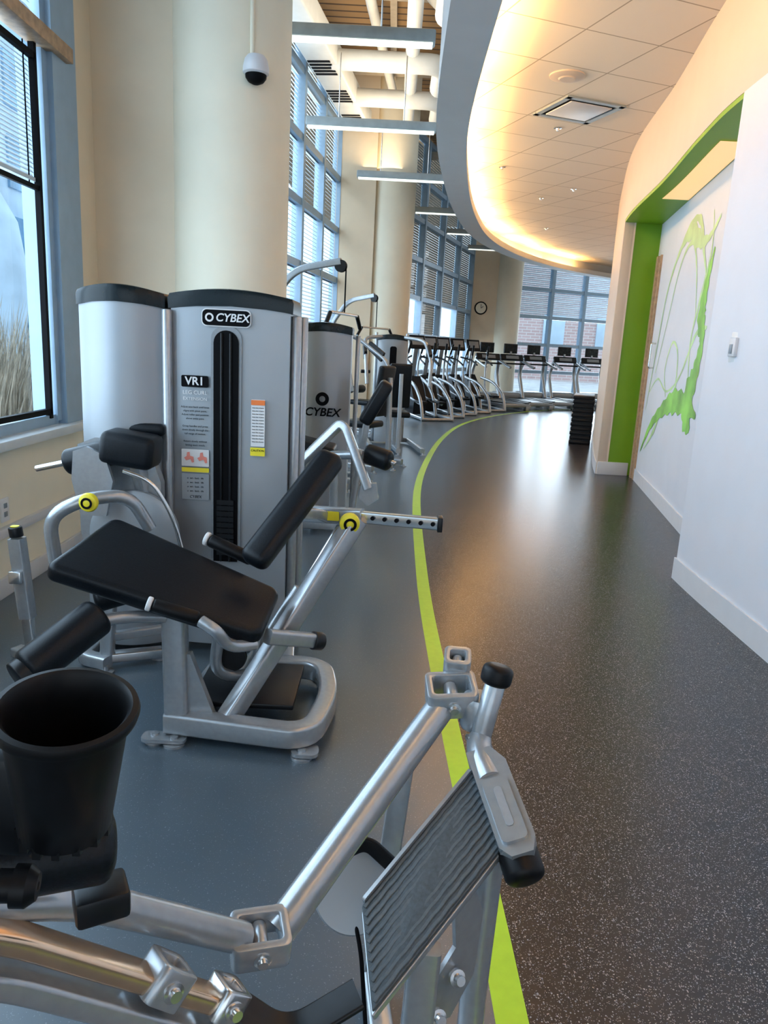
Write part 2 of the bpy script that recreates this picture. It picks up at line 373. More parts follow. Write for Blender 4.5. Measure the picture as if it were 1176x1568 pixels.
bmesh.ops.remove_doubles(bm,verts=bm.verts,dist=1e-5)
fin("ring_shell",bm,RINGM,rg,True,30)
C=offs(O,.15); bm=bmesh.new(); seg=[]
for a,b in zip(C,C[1:]):
    L=(b-a).length; k=max(1,int(L/.1))
    for j in range(k): seg.append(a.lerp(b,j/k))
run=[]; cnt=0; last=None
for p in seg:
    if p.y>19.2: break
    if last is None or (p-last).length>=.095:
        last=p; cnt+=1
        if cnt%12==0:
            if len(run)>2: addsweep(bm,[V((q.x,q.y,RZ+.045)) for q in run],prof_round(.012,8))
            run=[]
        else: run.append(p)
fin("lamp_tubes",bm,COVE,rg,True)
R20=Matrix.Rotation(math.radians(20),3,'Z')
df=empty("ceiling_air_diffuser",(1.56,7.32,TZ))
bm=bmesh.new()
for a,b,sx,sy in ((0,.27,.6,.05),(0,-.27,.6,.05),(.27,0,.05,.6),(-.27,0,.05,.6)):
    addbox(bm,V((1.56,7.32,TZ-.008))+R20@V((a,b,0)),(sx,sy,.016),R20)
fin("frame",bm,PEND,df); box(df,"dark_slot",(1.56,7.32,TZ-.004),(.5,.5,.006),BLACK,R20); box(df,"center_plate",(1.56,7.32,TZ-.016),(.42,.42,.01),BASEB,R20,b=.003)
bm=bmesh.new(); addlathe(bm,(1.27,6.5,TZ),(1.27,6.5,TZ-.03),[(0,.14),(.01,.14),(.02,.11),(.022,.07),(.03,.06),(.03,0)]); fin("ceiling_speaker",bm,WALLP,smooth=True)
bm=bmesh.new()
for x,y in ((1.5,7.9),(2.0,11.3),(2.6,13.9),(2.3,10.6),(1.2,9.6)): addlathe(bm,(x,y,TZ-.0005),(x,y,TZ-.03),[(0,.04),(.008,.04),(.01,.02),(.03,.015),(.03,0)],12)
fin("sprinkler_heads",bm,CHROME)
# ---------------------------------------------------------------- left facade
box(None,"wall_left",(-1.98,.45,.375),(.14,8.3,.75),CREAM)
box(None,"windowsill_left",(-1.94,.42,.775),(.22,8.2,.05),SILLM,b=.008)
box(None,"baseboard_left",(-1.90,.45,.05),(.02,8.3,.10),BASEB,b=.004)
box(None,"trim_2",(-1.90,.45,.33),(.03,8.3,.05),BASEB,b=.006)
outl=empty("wall_outlet",(-1.905,3.6,.42)); box(outl,"plate",(-1.905,3.6,.44),(.01,.075,.12),WHITE,b=.002)
for dz in (-.022,.022): box(outl,"socket",(-1.899,3.6,.44+dz),(.004,.03,.025),PANEL,b=.001)
def winwall(name,p0,p1,zs,ncol,fw=.07,fd=.14,fm=ALUB,glass=True,cols=None):
    p0=V((*p0,0));p1=V((*p1,0)); d=(p1-p0); L=d.length; d.normalize(); ang=math.atan2(d.y,d.x); R=Matrix.Rotation(ang,3,'Z')
    e=empty(name,(p0.x,p0.y,zs[0])); bm=bmesh.new()
    cs=cols or [i/ncol for i in range(ncol+1)]
    for c in cs: addbox(bm,p0+d*(c*L)+V((0,0,(zs[0]+zs[-1])/2)),(fw,fd,zs[-1]-zs[0]),R)
    for z in zs: addbox(bm,p0+d*L/2+V((0,0,z)),(L,fd*.8,fw*.9),R)
    fin("frame",bm,fm,e)
    if glass:
        bm=bmesh.new(); n=V((-d.y,d.x,0))*(.02)
        a=[bm.verts.new(q) for q in (p0+V((0,0,zs[0]))+n,p1+V((0,0,zs[0]))+n,p1+V((0,0,zs[-1]))+n,p0+V((0,0,zs[-1]))+n)]
        bm.faces.new(a); fin("glass",bm,GLASS,e)
    return e,p0,d,L,R
def slats(par,name,p0,d,R,s0,s1,z0,z1,pitch,m,off,tilt=25,dep=.03,th=.0015):
    bm=bmesh.new(); z=z0; n=V((d.y,-d.x,0)); T=R@Matrix.Rotation(math.radians(tilt),3,'X')
    while z<z1:
        addbox(bm,p0+d*((s0+s1)/2)+n*off+V((0,0,z)),(s1-s0,dep,th),T); z+=pitch
    addbox(bm,p0+d*((s0+s1)/2)+n*off+V((0,0,z0-.02)),(s1-s0,.03,.02),R)
    fin(name,bm,m,par)
e,p0,d,L,R=winwall("window_1",(-1.98,-3.4),(-1.98,4.30),[.82,2.80,5.3],0,fm=ALUB,cols=[0,.25,.45,.66,.83,1],fw=.08)
bm=bmesh.new()
for a in ((-1.93,4.20,1.82,.03,.03,1.96),(-1.93,3.6,.88,.03,1.2,.03),(-1.93,3.6,2.70,.03,1.2,.03),(-1.93,3.55,2.06,.02,1.3,.025)): addbox(bm,a[:3],a[3:])
fin("inner_sash",bm,BLACK,e)
slats(e,"blind",p0,d,R,6.3,7.58,2.12,2.70,.022,BLIND,.03,tilt=50,dep=.024)
slats(e,"blind_upper",p0,d,R,5.3,7.62,2.9,5.2,.03,BLIND,.03,tilt=50)
cyl(e,"blind_cord",(-1.94,4.12,2.05),(-1.94,4.12,2.75),.004,BLACK,n=8)
box(e,"jamb_panel",(-1.925,4.47,2.95),(.09,.30,4.3),ALUB)
box(e,"transom_bronze",(-1.90,2.45,2.80),(.12,4.1,.075),WOODF,b=.004)
box(None,"wall_pilaster_near",(-1.69,5.12,DZ/2),(.60,.44,DZ),CREAM2)
box(None,"wall_left_return",(-1.945,4.77,DZ/2),(.09,.30,DZ),CREAM2)
lathe(None,"column",(-1.08,5.05,0),(-1.08,5.05,DZ),[(0,0),(0,.36),(DZ,.36),(DZ,0)],CREAM,64)
z7=[.12,.8,1.55,2.3,3.05,3.8,4.55,5.3]
e,p0,d,L,R=winwall("window_2",(-1.9,5.4),(-1.0,12.35),z7,6,fw=.10,fm=ALUB)
for i in range(3,6): slats(e,"blind_%d"%i,p0,d,R,L*i/6+.07,L*(i+1)/6-.07,1.6,5.2,.05,BLIND,-.02,tilt=35,dep=.035,th=.004)
box(None,"wall_pilaster_mid",(-.70,12.55,DZ/2),(.62,.5,DZ),CREAM2)
lathe(None,"column",(-.13,12.65,0),(-.13,12.65,DZ),[(0,0),(0,.37),(DZ,.37),(DZ,0)],CREAM,64)
e,p0,d,L,R=winwall("window_3",(-.5,13.0),(1.98,20.55),z7,5,fw=.10,fm=ALUB)
for i in range(5):
    slats(e,"blind_%d"%i,p0,d,R,L*i/5+.06,L*(i+1)/5-.06,2.35 if i in (1,3) else 1.6,5.2,.05,BLINDD,-.07,tilt=72,dep=.054,th=.003)
box(None,"wall_pilaster_far",(2.35,20.75,DZ/2),(.80,.4,DZ),CREAM2)
lathe(None,"column",(3.02,20.75,0),(3.02,20.75,DZ),[(0,0),(0,.37),(DZ,.37),(DZ,0)],CREAM,64)
e,p0,d,L,R=winwall("window_4",(3.35,21.15),(10.5,24.2),z7[:-2],7,fw=.10,fm=ALUB)
for i in range(7): slats(e,"blind_%d"%i,p0,d,R,L*i/7+.06,L*(i+1)/7-.06,2.35,4.5,.05,BLIND,-.06,tilt=45,dep=.045,th=.003)
box(None,"wall_far",(7.0,22.9,4.98),(8.0,.12,.85),CREAM,Matrix.Rotation(math.atan2(3.05,7.15),3,'Z'))
ck=empty("wall_clock",(2.3,20.53,2.42))
lathe(ck,"rim",(2.3,20.55,2.42),(2.3,20.50,2.42),[(0,0),(0,.17),(.03,.17),(.04,.16),(.04,.14),(.03,.14),(.03,0)],BLACK); 
lathe(ck,"face",(2.3,20.518,2.42),(2.3,20.51,2.42),[(0,0),(0,.138),(.004,.138),(.004,0)],CREAM)
box(ck,"hand_hour",(2.33,20.508,2.44),(.08,.004,.012),BLACK,Matrix.Rotation(-.6,3,'Y')); box(ck,"hand_minute",(2.3,20.507,2.47),(.01,.004,.11),BLACK)
sc=empty("security_camera",(-.87,4.72,2.8))
lathe(sc,"mount",(-.87,4.70,2.92),(-.87,4.70,2.82),[(0,0),(0,.05),(.02,.065),(.06,.075),(.09,.075),(.10,.06),(.10,0)],BASEB)
lathe(sc,"dome",(-.87,4.70,2.825),(-.87,4.70,2.77),[(0,.062),(.02,.06),(.04,.045),(.052,.02),(.055,0)],BLACK)
cyl(sc,"conduit",(-.90,4.735,2.90),(-.90,4.735,5.3),.012,CREAM)
box(sc,"arm",(-.90,4.74,2.88),(.05,.08,.06),BASEB,b=.01)
# ---------------------------------------------------------------- atrium ceiling
bm=bmesh.new()
addbox(bm,(4,9,DZ+.05),(14,36,.1)); fin("ceiling_deck",bm,DECK)
bm=bmesh.new()
for y in (6.9,9.3,11.7,14.1,16.5,19): addbox(bm,(1,y,DZ-.14),(8,.06,.28)); addbox(bm,(1,y,DZ-.28),(8,.14,.02))
for x in (-.2,1.4): addbox(bm,(x,13,DZ-.10),(.08,18,.16))
fin("ceiling_beams",bm,BRONZE)
du=empty("air_duct",(-.8,8,4.5))
bm=bmesh.new(); addsweep(bm,[V((-1.42,6.0,4.55)),V((-.95,9.5,4.55)),V((-.66,11.9,4.55))],prof_rect(.34,.26,.02)); fin("trunk",bm,DUCT,du,True)
bm=bmesh.new()
for k in range(6):
    c=V((-1.42,6.0,4.415)).lerp(V((-.66,11.9,4.415)),(k+.5)/6)
    Rk=Matrix.Rotation(-.137,3,'Z')
    for j in range(5): addbox(bm,c+Rk@V((0,-.2+j*.1,0)),(.26,.05,.006),Rk)
fin("slots",bm,BLACK,du)
for k,y in enumerate((7.3,9.4,10.7)):
    x0=-1.2+.137*(y-7)
    tube(du,"branch_%d"%k,[(x0,y,4.5),(.35+.05*k,y,4.5),(.35+.05*k,y+.8,4.5)],.11,DUCT,fl=.2)
tube(du,"main_pipe",[(.15,5,4.85),(.15,8.2,4.85),(.6,9.0,4.85),(1.2,14,4.85)],.15,DUCT,fl=.4)
tube(du,"side_pipe",[(-.55,6,5.0),(-.45,9,5.0),(-.2,12,5.0)],.06,DUCT,fl=.4)
tube(du,"elbow_pipe",[(-.9,8.2,5.0),(.05,8.2,5.0),(.05,8.2,4.6),(.05,12,4.6)],.08,DUCT,fl=.2)
def pendant(y,x0,x1):
    e=empty("pendant_linear_light",((x0+x1)/2,y,3.6))
    bm=bmesh.new(); addbox(bm,((x0+x1)/2,y,3.62),(x1-x0,.14,.09)); bev(bm,.015,2); fin("housing",bm,PEND,e,True)
    box(e,"lens",((x0+x1)/2,y,3.571),(x1-x0-.04,.11,.012),LAMP)
    for x in (x0+.25*(x1-x0),x0+.75*(x1-x0)): cyl(e,"hanger",(x,y,3.66),(x,y,4.3),.006,CHROME,b=.001,n=8)
pendant(6.25,-1.45,.20); pendant(8.6,-1.05,.34); pendant(11.0,-.62,.68); pendant(13.5,.25,1.20); pendant(15.7,.95,2.0); pendant(17.9,1.6,3.6)
# ---------------------------------------------------------------- outdoors
box(None,"outdoor_ground",(-20,10,-.25),(90,120,.1),OUTG)
bm=bmesh.new()
for cx,cy,rr,hh,nn in ((-3.5,5.9,.7,1.55,800),(-3.2,6.8,.6,1.4,500),(-4.2,8.4,.9,1.5,600),(-5.2,7.2,.9,1.6,600)):
    for i in range(nn):
        a=random.uniform(0,6.28); q=rr*math.sqrt(random.random()); x=cx+q*math.cos(a); y=cy+q*math.sin(a); h=hh*random.uniform(.6,1.05)
        lx,ly=(x-cx)*.5+random.uniform(-.15,.15),(y-cy)*.5+random.uniform(-.15,.15); w=random.uniform(.004,.010); b=random.uniform(0,3.14); wx,wy=w*math.cos(b),w*math.sin(b)
        v=[bm.verts.new(p) for p in ((x-wx,y-wy,-.2),(x+wx,y+wy,-.2),(x+lx*.4+wx,y+ly*.4+wy,h*.6),(x+lx*.4-wx,y+ly*.4-wy,h*.6),(x+lx,y+ly,h))]
        bm.faces.new(v[:4]); bm.faces.new((v[3],v[2],v[4]))
fin("ornamental_grass",bm,GRASS)
bm=bmesh.new()
def branch(p,d,L,r,lv):
    pts=[p]; q=p.copy(); dd=d.copy()
    for k in range(3):
        dd=(dd+V((random.uniform(-.25,.25),random.uniform(-.25,.25),random.uniform(-.02,.12)))).normalized(); q=q+dd*(L/3); pts.append(q.copy())
    addsweep(bm,pts,prof_round(r,5),scales=[1,.8,.6,.4])
    if lv:
        for k in range(4): branch(pts[random.choice((1,2,3))],(dd+V((random.uniform(-.9,.9),random.uniform(-.9,.9),random.uniform(0,.6)))).normalized(),L*.65,r*.5,lv-1)
for k in range(5): branch(V((-2.95,5.0,-.2)),V((random.uniform(-.5,.4),random.uniform(-.5,.5),1)).normalized(),.5,.011,3)
fin("bare_shrub",bm,BARK)
ob_=empty("outdoor_building",(-16,16,0))
box(ob_,"mass",(-22,26,9),(12,40,20),BLDG)
bm=bmesh.new()
for j in range(14):
    for k in range(6): addbox(bm,(-15.95,7+j*2.9,1.6+k*3.1),(.1,2.0,2.0))
fin("glazing",bm,BLDG2,ob_)
bm=bmesh.new()
for j in range(5): addlathe(bm,(-15,10+j*6,0),(-15,10+j*6,6.5),[(0,0),(0,1.2),(3.0,1.5),(5.0,1.2),(6.1,.6),(6.5,0)],24)
fin("round_bays",bm,BLDG,ob_,True)
bb=empty("brick_building",(18,44,0)); box(bb,"mass",(20,46,3),(26,6,9),BRICK)
bm=bmesh.new()
for k in range(8): addbox(bm,(9+k*3,42.95,2.6),(1.2,.12,1.6))
fin("windows",bm,BLDG,bb)
# ---------------------------------------------------------------- weight machine components
X=V((1,0,0)); Z=V((0,0,1))
def footpad(par,x,y): lathe(par,"foot_plate",(x,y,0.0),(x,y,.03),[(0,0),(0,.036),(.008,.036),(.010,.016),(.03,.013),(.03,0)],SILVER,20)
def shroud(par,cx,cy,w,d,h,bulge=.05,front=-1,nm="shroud"):
    out=[]; n=14
    for i in range(n+1):
        t=-1+2*i/n; out.append((cx+t*w/2,cy+front*(d/2+bulge*(1-t*t))))
    out+= [(cx+w/2,cy-front*d/2),(cx-w/2,cy-front*d/2)]
    bm=bmesh.new(); lo=[bm.verts.new((x,y,.04)) for x,y in out]
    hi=[bm.verts.new((x,y,h-.05+.018*(1-((x-cx)/(w/2))**2))) for x,y in out]
    k=len(out)
    for i in range(k): bm.faces.new((lo[i],lo[(i+1)%k],hi[(i+1)%k],hi[i]))
    bm.faces.new(lo[::-1]); bm.faces.new(hi); bev(bm,.008,2,50)
    fin(nm,bm,SHROUD,par,True,30)
    bm=bmesh.new()
    def ring(z,s,arch): return [bm.verts.new((cx+(x-cx)*s,cy+(y-cy)*s,z+arch*(1-((x-cx)/(w/2))**2))) for x,y in out]
    r=[ring(h-.060,1.04,.018),ring(h-.02,1.05,.022),ring(h-.003,1.02,.024),ring(h,.93,.024)]
    for a,b in zip(r,r[1:]):
        for i in range(k): bm.faces.new((a[i],a[(i+1)%k],b[(i+1)%k],b[i]))
    bm.faces.new(r[0][::-1]); bm.faces.new(r[-1])
    fin(nm+"_cap",bm,CAPM,par,True,40)
# ============ MACHINE A : leg extension (left) =============
LE=empty("leg_extension_machine",(-1.1,2.9,0))
shroud(LE,-1.08,3.13,.335,.24,1.50,.07)
plate(LE,"cam_housing",(-1.06,2.93,.66),X,Z,[(-.17,.24),(-.1,.27),(.02,.27),(.12,.22),(.16,.1),(.16,-.1),(.12,-.26),(-.02,-.34),(-.12,-.30),(-.17,-.12)],.05,SILVER,.008)
lathe(LE,"cam_disc",(-1.0,2.90,.55),(-1.0,2.86,.55),[(0,0),(0,.17),(.01,.18),(.03,.18),(.04,.16),(.04,0)],SHROUD,40)
tube(LE,"base_tube",[(-1.20,3.2,.04),(-1.20,2.80,.04),(-1.08,2.76,.04)],(.06,.05,.01),SILVER,fl=.05)
tube(LE,"leg_front",[(-1.10,2.80,.02),(-1.08,2.80,.30),(-1.04,2.84,.5)],(.05,.05,.008),SILVER)
tube(LE,"cross_1",[(-1.08,2.82,.13),(-.90,2.93,.13)],(.04,.035,.006),SILVER); tube(LE,"cross_2",[(-1.1,2.80,.045),(-.90,2.88,.045)],(.05,.04,.006),CHROME)
footpad(LE,-1.09,2.75); footpad(LE,-.92,2.92)
tube(LE,"lever_arm",[(-1.16,2.52,.52),(-1.17,2.50,.70),(-1.06,2.52,.765),(-.92,2.60,.775),(-.86,2.64,.64)],.024,SILVER,fl=.07)
lathe(LE,"pivot_disc",(-1.02,2.49,.765),(-1.02,2.462,.765),[(0,0),(0,.032),(.01,.034),(.02,.03),(.028,.012),(.028,0)],YEL); annulus(LE,"pivot_mark",(-1.02,2.461,.765),(0,-1,0),.012,.02,BLACK)
tube(LE,"rod_curved",[(-.94,2.60,.86),(-.84,2.60,.83),(-.77,2.62,.70),(-.74,2.64,.55)],.008,CHROME,fl=.1)
roller(LE,"shin_roller",(-1.26,2.86,.83),(-1.02,2.86,.90),.052); cyl(LE,"roller_axle",(-1.38,2.86,.80),(-1.0,2.86,.90),.012,CHROME)
plate(LE,"roller_link",(-1.13,2.80,.80),X,Z,[(-.07,.09),(-.02,.11),(.05,.08),(.08,-.02),(.05,-.16),(-.05,-.16),(-.08,-.02)],.02,SILVER,.005)
box(LE,"hip_pad",(-1.0,2.86,.90),(.21,.16,.13),VINYL,Matrix.Rotation(.12,3,'Y'),b=.03,seg=4)
box(LE,"hip_pad_back",(-1.0,2.97,.965),(.20,.05,.05),VINYL,b=.02,seg=4)
tube(LE,"seat_support",[(-.99,2.88,.86),(-.97,2.92,.70)],(.05,.05,.008),SILVER)
# ============ MACHINE B : prone leg curl (centre) =============
LC=empty("leg_curl_machine",(-.6,2.5,0))
tw_x0,tw_x1=-.885,-.41
cx=(tw_x0+tw_x1)/2; w=tw_x1-tw_x0
shroud(LC,cx,3.14,w,.24,1.505,.018,nm="tower")
fy=2.998
sl=[(-.05,-.95),(-.05,-.05)]+[(-.05*math.cos(a),-.05+.05*math.sin(a)) for a in [math.pi*k/12 for k in range(1,12)]]+[(.05,-.05),(.05,-.95)]
plate(LC,"slot_frame",(cx-.012,fy,1.38),X,Z,[(x*1.22,y*1.004+.008 if y>-.9 else y) for x,y in sl],.006,PANEL,.002)
plate(LC,"weight_slot",(cx-.012,fy-.004,1.37),X,Z,sl,.006,BLACK,.001)
for dx in (-.018,.018): cyl(LC,"guide_rod",(cx-.012+dx,fy-.010,.42),(cx-.012+dx,fy-.010,1.36),.005,PLASTIC,n=10)
bm=bmesh.new()
for k in range(10): addbox(bm,(cx-.012,fy-.012,.46+k*.024),(.07,.008,.020))
fin("weight_plates",bm,PLASTIC,LC)
plate(LC,"logo_badge_rim",(cx-.012,fy-.003,1.417),X,Z,rrect(.196,.068,.02),.004,WHITE,0)
plate(LC,"logo_badge",(cx-.012,fy-.005,1.417),X,Z,rrect(.188,.060,.018),.004,BLACK,.001); text(LC,"logo_text","CYBEX",(cx+.012,fy-.009,1.417),X,Z,.043,WHITE,shear=.2,bold=.0008)
annulus(LC,"logo_swirl",(cx-.078,fy-.009,1.417),(0,-1,0),.010,.017,WHITE)
plate(LC,"model_badge",(-.785,fy-.003,1.165),X,Z,rrect(.108,.046,.006),.004,BLACK,.001); text(LC,"model_text","VR1",(-.785,fy-.007,1.165),X,Z,.045,WHITE,bold=.001)
text(LC,"placard_title","LEG CURL",(-.785,fy-.003,1.12),X,Z,.022,WHITE); text(LC,"placard_sub","EXTENSION",(-.785,fy-.003,1.095),X,Z,.018,WHITE)
for k,s in enumerate(["Adjust seat back until knee","aligns with pivot point.","Adjust roller pad position","above ankle joint.","","Grasp handles and press","down slowly through the","full range of motion.","","Return slowly without","letting stack touch."]):
    text(LC,"placard_line_%d"%k,s,(-.785,fy-.002,1.062-k*.0155),X,Z,.0105,BLACK)
plate(LC,"placard_diagram",(-.785,fy-.002,.855),X,Z,rrect(.112,.07,.003),.003,WHITE,0)
for k in range(2):
    plate(LC,"diagram_figure_%d"%k,(-.812+.054*k,fy-.005,.855),X,Z,[(-.018,.0),(-.008,.006),(-.006,.022),(.004,.024),(.006,.008),(.02,.004),(.022,-.018),(.014,-.02),(.008,-.006),(-.01,-.012)],.002,REDP,0)
plate(LC,"placard_caution",(-.785,fy-.002,.805),X,Z,rrect(.112,.018,.002),.003,YEL,0)
plate(LC,"placard_lower",(-.785,fy-.001,.735),X,Z,rrect(.112,.11,.003),.003,SHROUD,0)
for k in range(4): text(LC,"placard_small_%d"%k,"o  set - lock - lift",(-.785,fy-.003,.77-k*.018),X,Z,.010,BLACK)
text(LC,"placard_logo","CYBEX",(-.785,fy-.003,.692),X,Z,.016,BLACK,shear=.25)
plate(LC,"warning_label",(-.53,fy-.001,1.01),X,Z,rrect(.056,.19,.003),.003,WHITE,0); plate(LC,"warning_header",(-.53,fy-.003,1.093),X,Z,rrect(.056,.02,.002),.003,ORG,0)
for k in range(12): text(LC,"warning_line_%d"%k,"keep clear of parts",(-.53,fy-.003,1.072-k*.0125),X,Z,.0062,BLACK)
plate(LC,"caution_label",(-.53,fy-.001,.893),X,Z,rrect(.06,.034,.003),.003,YEL,0); text(LC,"caution_text","CAUTION",(-.53,fy-.003,.898),X,Z,.012,BLACK)
for x,y in ((-.39,3.06),(-.897,3.0),(-.375,3.16)): cyl(LC,"guide_post",(x,y,.03),(x,y,1.44),.020,SILVER)
tube(LC,"base_u",[(-.70,2.29,.065),(-.21,2.22,.065),(-.165,2.50,.065),(-.21,2.76,.065),(-.52,2.76,.065)],(.07,.075,.012),SILVER,fl=.10)
tube(LC,"base_rail",[(-.66,2.29,.065),(-.60,2.95,.065)],(.06,.07,.01),SILVER); tube(LC,"base_rail_2",[(-.36,2.76,.065),(-.40,3.1,.065)],(.06,.06,.01),SILVER)
for a in ((-.735,2.265),(-.665,2.245),(-.23,2.205),(-.22,2.79),(-.37,2.82),(-.42,2.96)): footpad(LC,*a)
plate(LC,"foot_tab",(-.70,2.255,.018),X,V((0,1,0)),rrect(.15,.06,.02),.012,SILVER,.002); plate(LC,"foot_tab_2",(-.22,2.215,.018),X,V((0,1,0)),rrect(.09,.07,.025),.012,SILVER,.002)
tube(LC,"post_front",[(-.665,2.29,.09),(-.675,2.30,.50)],(.078,.065,.012),SILVER)
plate(LC,"post_gusset",(-.60,2.30,.17),X,Z,[(-.04,-.08),(.06,-.08),(-.02,.14),(-.04,.14)],.03,SILVER,.003)
tube(LC,"diagonal_beam",[(-.50,2.30,.07),(-.10,2.67,.71)],(.062,.07,.012),SILVER)
cyl(LC,"shock_strut",(-.52,2.55,.08),(-.30,2.62,.45),.022,SILVER); cyl(LC,"shock_rod",(-.40,2.58,.25),(-.16,2.72,.68),.012,CHROME)
box(LC,"mech_tray",(-.46,2.52,.10),(.36,.34,.02),PLASTIC,b=.005)
tube(LC,"hanger_u",[(-.56,2.45,.33),(-.58,2.45,.16),(-.44,2.5,.14),(-.42,2.52,.33)],.022,SILVER,fl=.08)
lathe(LC,"cable_pulley",(-.52,2.50,.22),(-.52,2.47,.22),[(0,0),(0,.05),(.008,.052),(.015,.042),(.022,.052),(.03,.05),(.03,0)],PLASTIC)
padq(LC,"seat_pad",[(-1.04,2.17,.635),(-.37,2.22,.42),(-.345,2.48,.49),(-.95,2.53,.715)],.065,VINYL,.022)
plate(LC,"pad_bracket",(-.62,2.36,.47),V((.95,0,-.3)),V((0,1,0)),rrect(.40,.08,.01),.03,SILVER,.004)
tube(LC,"pad_rail",[(-.98,2.36,.585),(-.45,2.34,.405)],(.05,.04,.008),PLASTIC)
cyl(LC,"handle_front",(-.70,2.15,.53),(-.56,2.17,.485),.022,RUBBER,b=.01); cyl(LC,"handle_cap",(-.715,2.148,.535),(-.70,2.15,.53),.023,WHITE)
cyl(LC,"handle_rear",(-.62,2.55,.635),(-.46,2.53,.575),.024,RUBBER,b=.01); cyl(LC,"handle_rear_cap",(-.635,2.552,.64),(-.62,2.55,.635),.025,WHITE)
tube(LC,"handle_bracket",[(-.55,2.16,.48),(-.50,2.14,.46),(-.47,2.2,.38),(-.40,2.26,.37)],.020,SILVER,fl=.05)
tube(LC,"cross_bar",[(-.36,2.27,.395),(-.22,2.40,.335)],(.04,.05,.01),SILVER); cyl(LC,"cross_end",(-.225,2.395,.337),(-.195,2.42,.325),.032,PLASTIC)
roller(LC,"ankle_roller",(-1.02,1.98,.365),(-.865,2.17,.485),.062); cyl(LC,"ankle_roller_collar",(-1.035,1.96,.355),(-1.01,1.99,.37),.05,PLASTIC)
tube(LC,"ankle_arm",[(-.90,2.15,.46),(-.80,2.22,.46),(-.70,2.28,.44)],.02,SILVER)
roller(LC,"ankle_roller_small",(-1.0,2.45,.42),(-.88,2.50,.45),.045)
D=(V((-.20,2.73,.935))-V((-.44,2.40,.60))); c0=V((-.32,2.565,.768))
s_=D.normalized().cross(V((0,-.6,.8))).normalized(); 
RM=Matrix((s_,D.normalized(),s_.cross(D.normalized()))).transposed()
bm=bmesh.new(); addbox(bm,c0,(.105,D.length,.08),RM); bev(bm,.032,5,40); fin("back_pad",bm,VINYL,LC,True,60)
box(LC,"back_pad_plate",c0+RM@V((0,0,-.045)),(.06,.36,.02),SILVER,RM,b=.004)
tube(LC,"bar_outer",[(-.40,2.79,.695),(-.08,2.69,.715)],(.05,.06,.008),SILVER); tube(LC,"bar_inner",[(-.10,2.695,.715),(.21,2.615,.722)],(.035,.045,.006),CHROME)
bm=bmesh.new()
for k in range(6):
    c=V((-.04,2.66,.72)).lerp(V((.18,2.605,.723)),k/5); addlathe(bm,c+V((0,.002,0)),c+V((-.002,-.009,0)),[(0,0),(0,.008),(.009,.008),(.009,0)],12)
fin("bar_holes",bm,BLACK,LC)
box(LC,"bar_end_stop",(.205,2.617,.722),(.02,.05,.055),PLASTIC,b=.004)
lathe(LC,"pivot_disc",(-.125,2.645,.705),(-.12,2.60,.70),[(0,0),(0,.036),(.012,.038),(.025,.036),(.032,.02),(.032,0)],YEL); annulus(LC,"pivot_mark",(-.1205,2.611,.7015),(.1,-1,0),.014,.024,BLACK)
plate(LC,"bar_sticker",(-.20,2.693,.712),V((.32,-.10,.02)),Z,rrect(.07,.035,.004),.003,YEL,0)
tube(LC,"back_pad_arm",[(-.30,2.60,.74),(-.24,2.68,.72),(-.22,2.72,.70)],(.04,.04,.006),SILVER)
AD=empty("seat_adjuster_post",(-1.42,2.78,0))
tube(AD,"post",[(-1.40,2.80,.0),(-1.42,2.80,.28)],(.04,.04,.006),CHROME); tube(AD,"sleeve",[(-1.415,2.80,.20),(-1.44,2.80,.53)],(.055,.055,.008),SILVER)
cyl(AD,"knob",(-1.44,2.80,.535),(-1.445,2.80,.575),.026,PLASTIC); plate(AD,"knob_label",(-1.445,2.80,.578),X,V((0,1,0)),rrect(.03,.03,.01),.003,YEL,0)
tube(AD,"foot",[(-1.50,2.86,.025),(-1.28,2.76,.025)],(.06,.04,.008),SILVER); box(AD,"clip",(-1.435,2.765,.38),(.05,.03,.05),CHROME,b=.005)
# ============ MACHINE C : next along aisle =============
MC=empty("seated_leg_press_machine",(-.4,5.2,0))
shroud(MC,-.50,5.74,.38,.24,1.46,.08)
text(MC,"logo_text","CYBEX",(-.50,5.515,.83),X,Z,.085,BLACK,shear=.2,bold=.002)
annulus(MC,"logo_swirl",(-.50,5.505,.93),(0,-1,0),.022,.05,BLACK)
tube(MC,"lever",[(-.66,4.93,.44),(-.62,4.9,.50),(-.32,4.88,.82),(-.28,4.86,.80),(-.11,4.74,.42)],(.055,.06,.012),SILVER,fl=.08)
tube(MC,"lever_low",[(-.62,5.1,.36),(-.40,4.95,.60),(-.16,4.9,.62)],.03,SILVER)
roller(MC,"roller",(-.15,5.0,.62),(.03,4.92,.58),.07); cyl(MC,"roller_axle",(-.2,5.05,.63),(.06,4.91,.57),.016,CHROME)
plate(MC,"lever_foot",(-.11,4.76,.40),X,Z,[(-.05,.05),(.05,.06),(.07,-.04),(0,-.09),(-.06,-.04)],.06,SILVER,.01)
tube(MC,"base_1",[(-.62,5.2,.05),(-.32,5.2,.05),(-.25,5.6,.05)],(.07,.06,.01),SILVER); tube(MC,"base_2",[(-.5,5.2,.05),(-.55,5.5,.05)],(.06,.06,.01),SILVER)
tube(MC,"upright",[(-.36,5.2,.06),(-.38,5.2,.6)],(.06,.06,.01),SILVER); tube(MC,"upright_2",[(-.58,5.2,.06),(-.60,5.18,.55)],(.05,.05,.01),SILVER)
box(MC,"seat_pad",(-.50,5.14,.63),(.28,.30,.07),VINYL,Matrix.Rotation(.2,3,'Y'),b=.025,seg=4)
box(MC,"back_pad",(-.10,5.45,.93),(.10,.26,.34),VINYL,Matrix.Rotation(.5,3,'Y'),b=.03,seg=4)
tube(MC,"back_pad_post",[(-.25,5.45,.08),(-.16,5.45,.80)],(.05,.05,.01),SILVER)
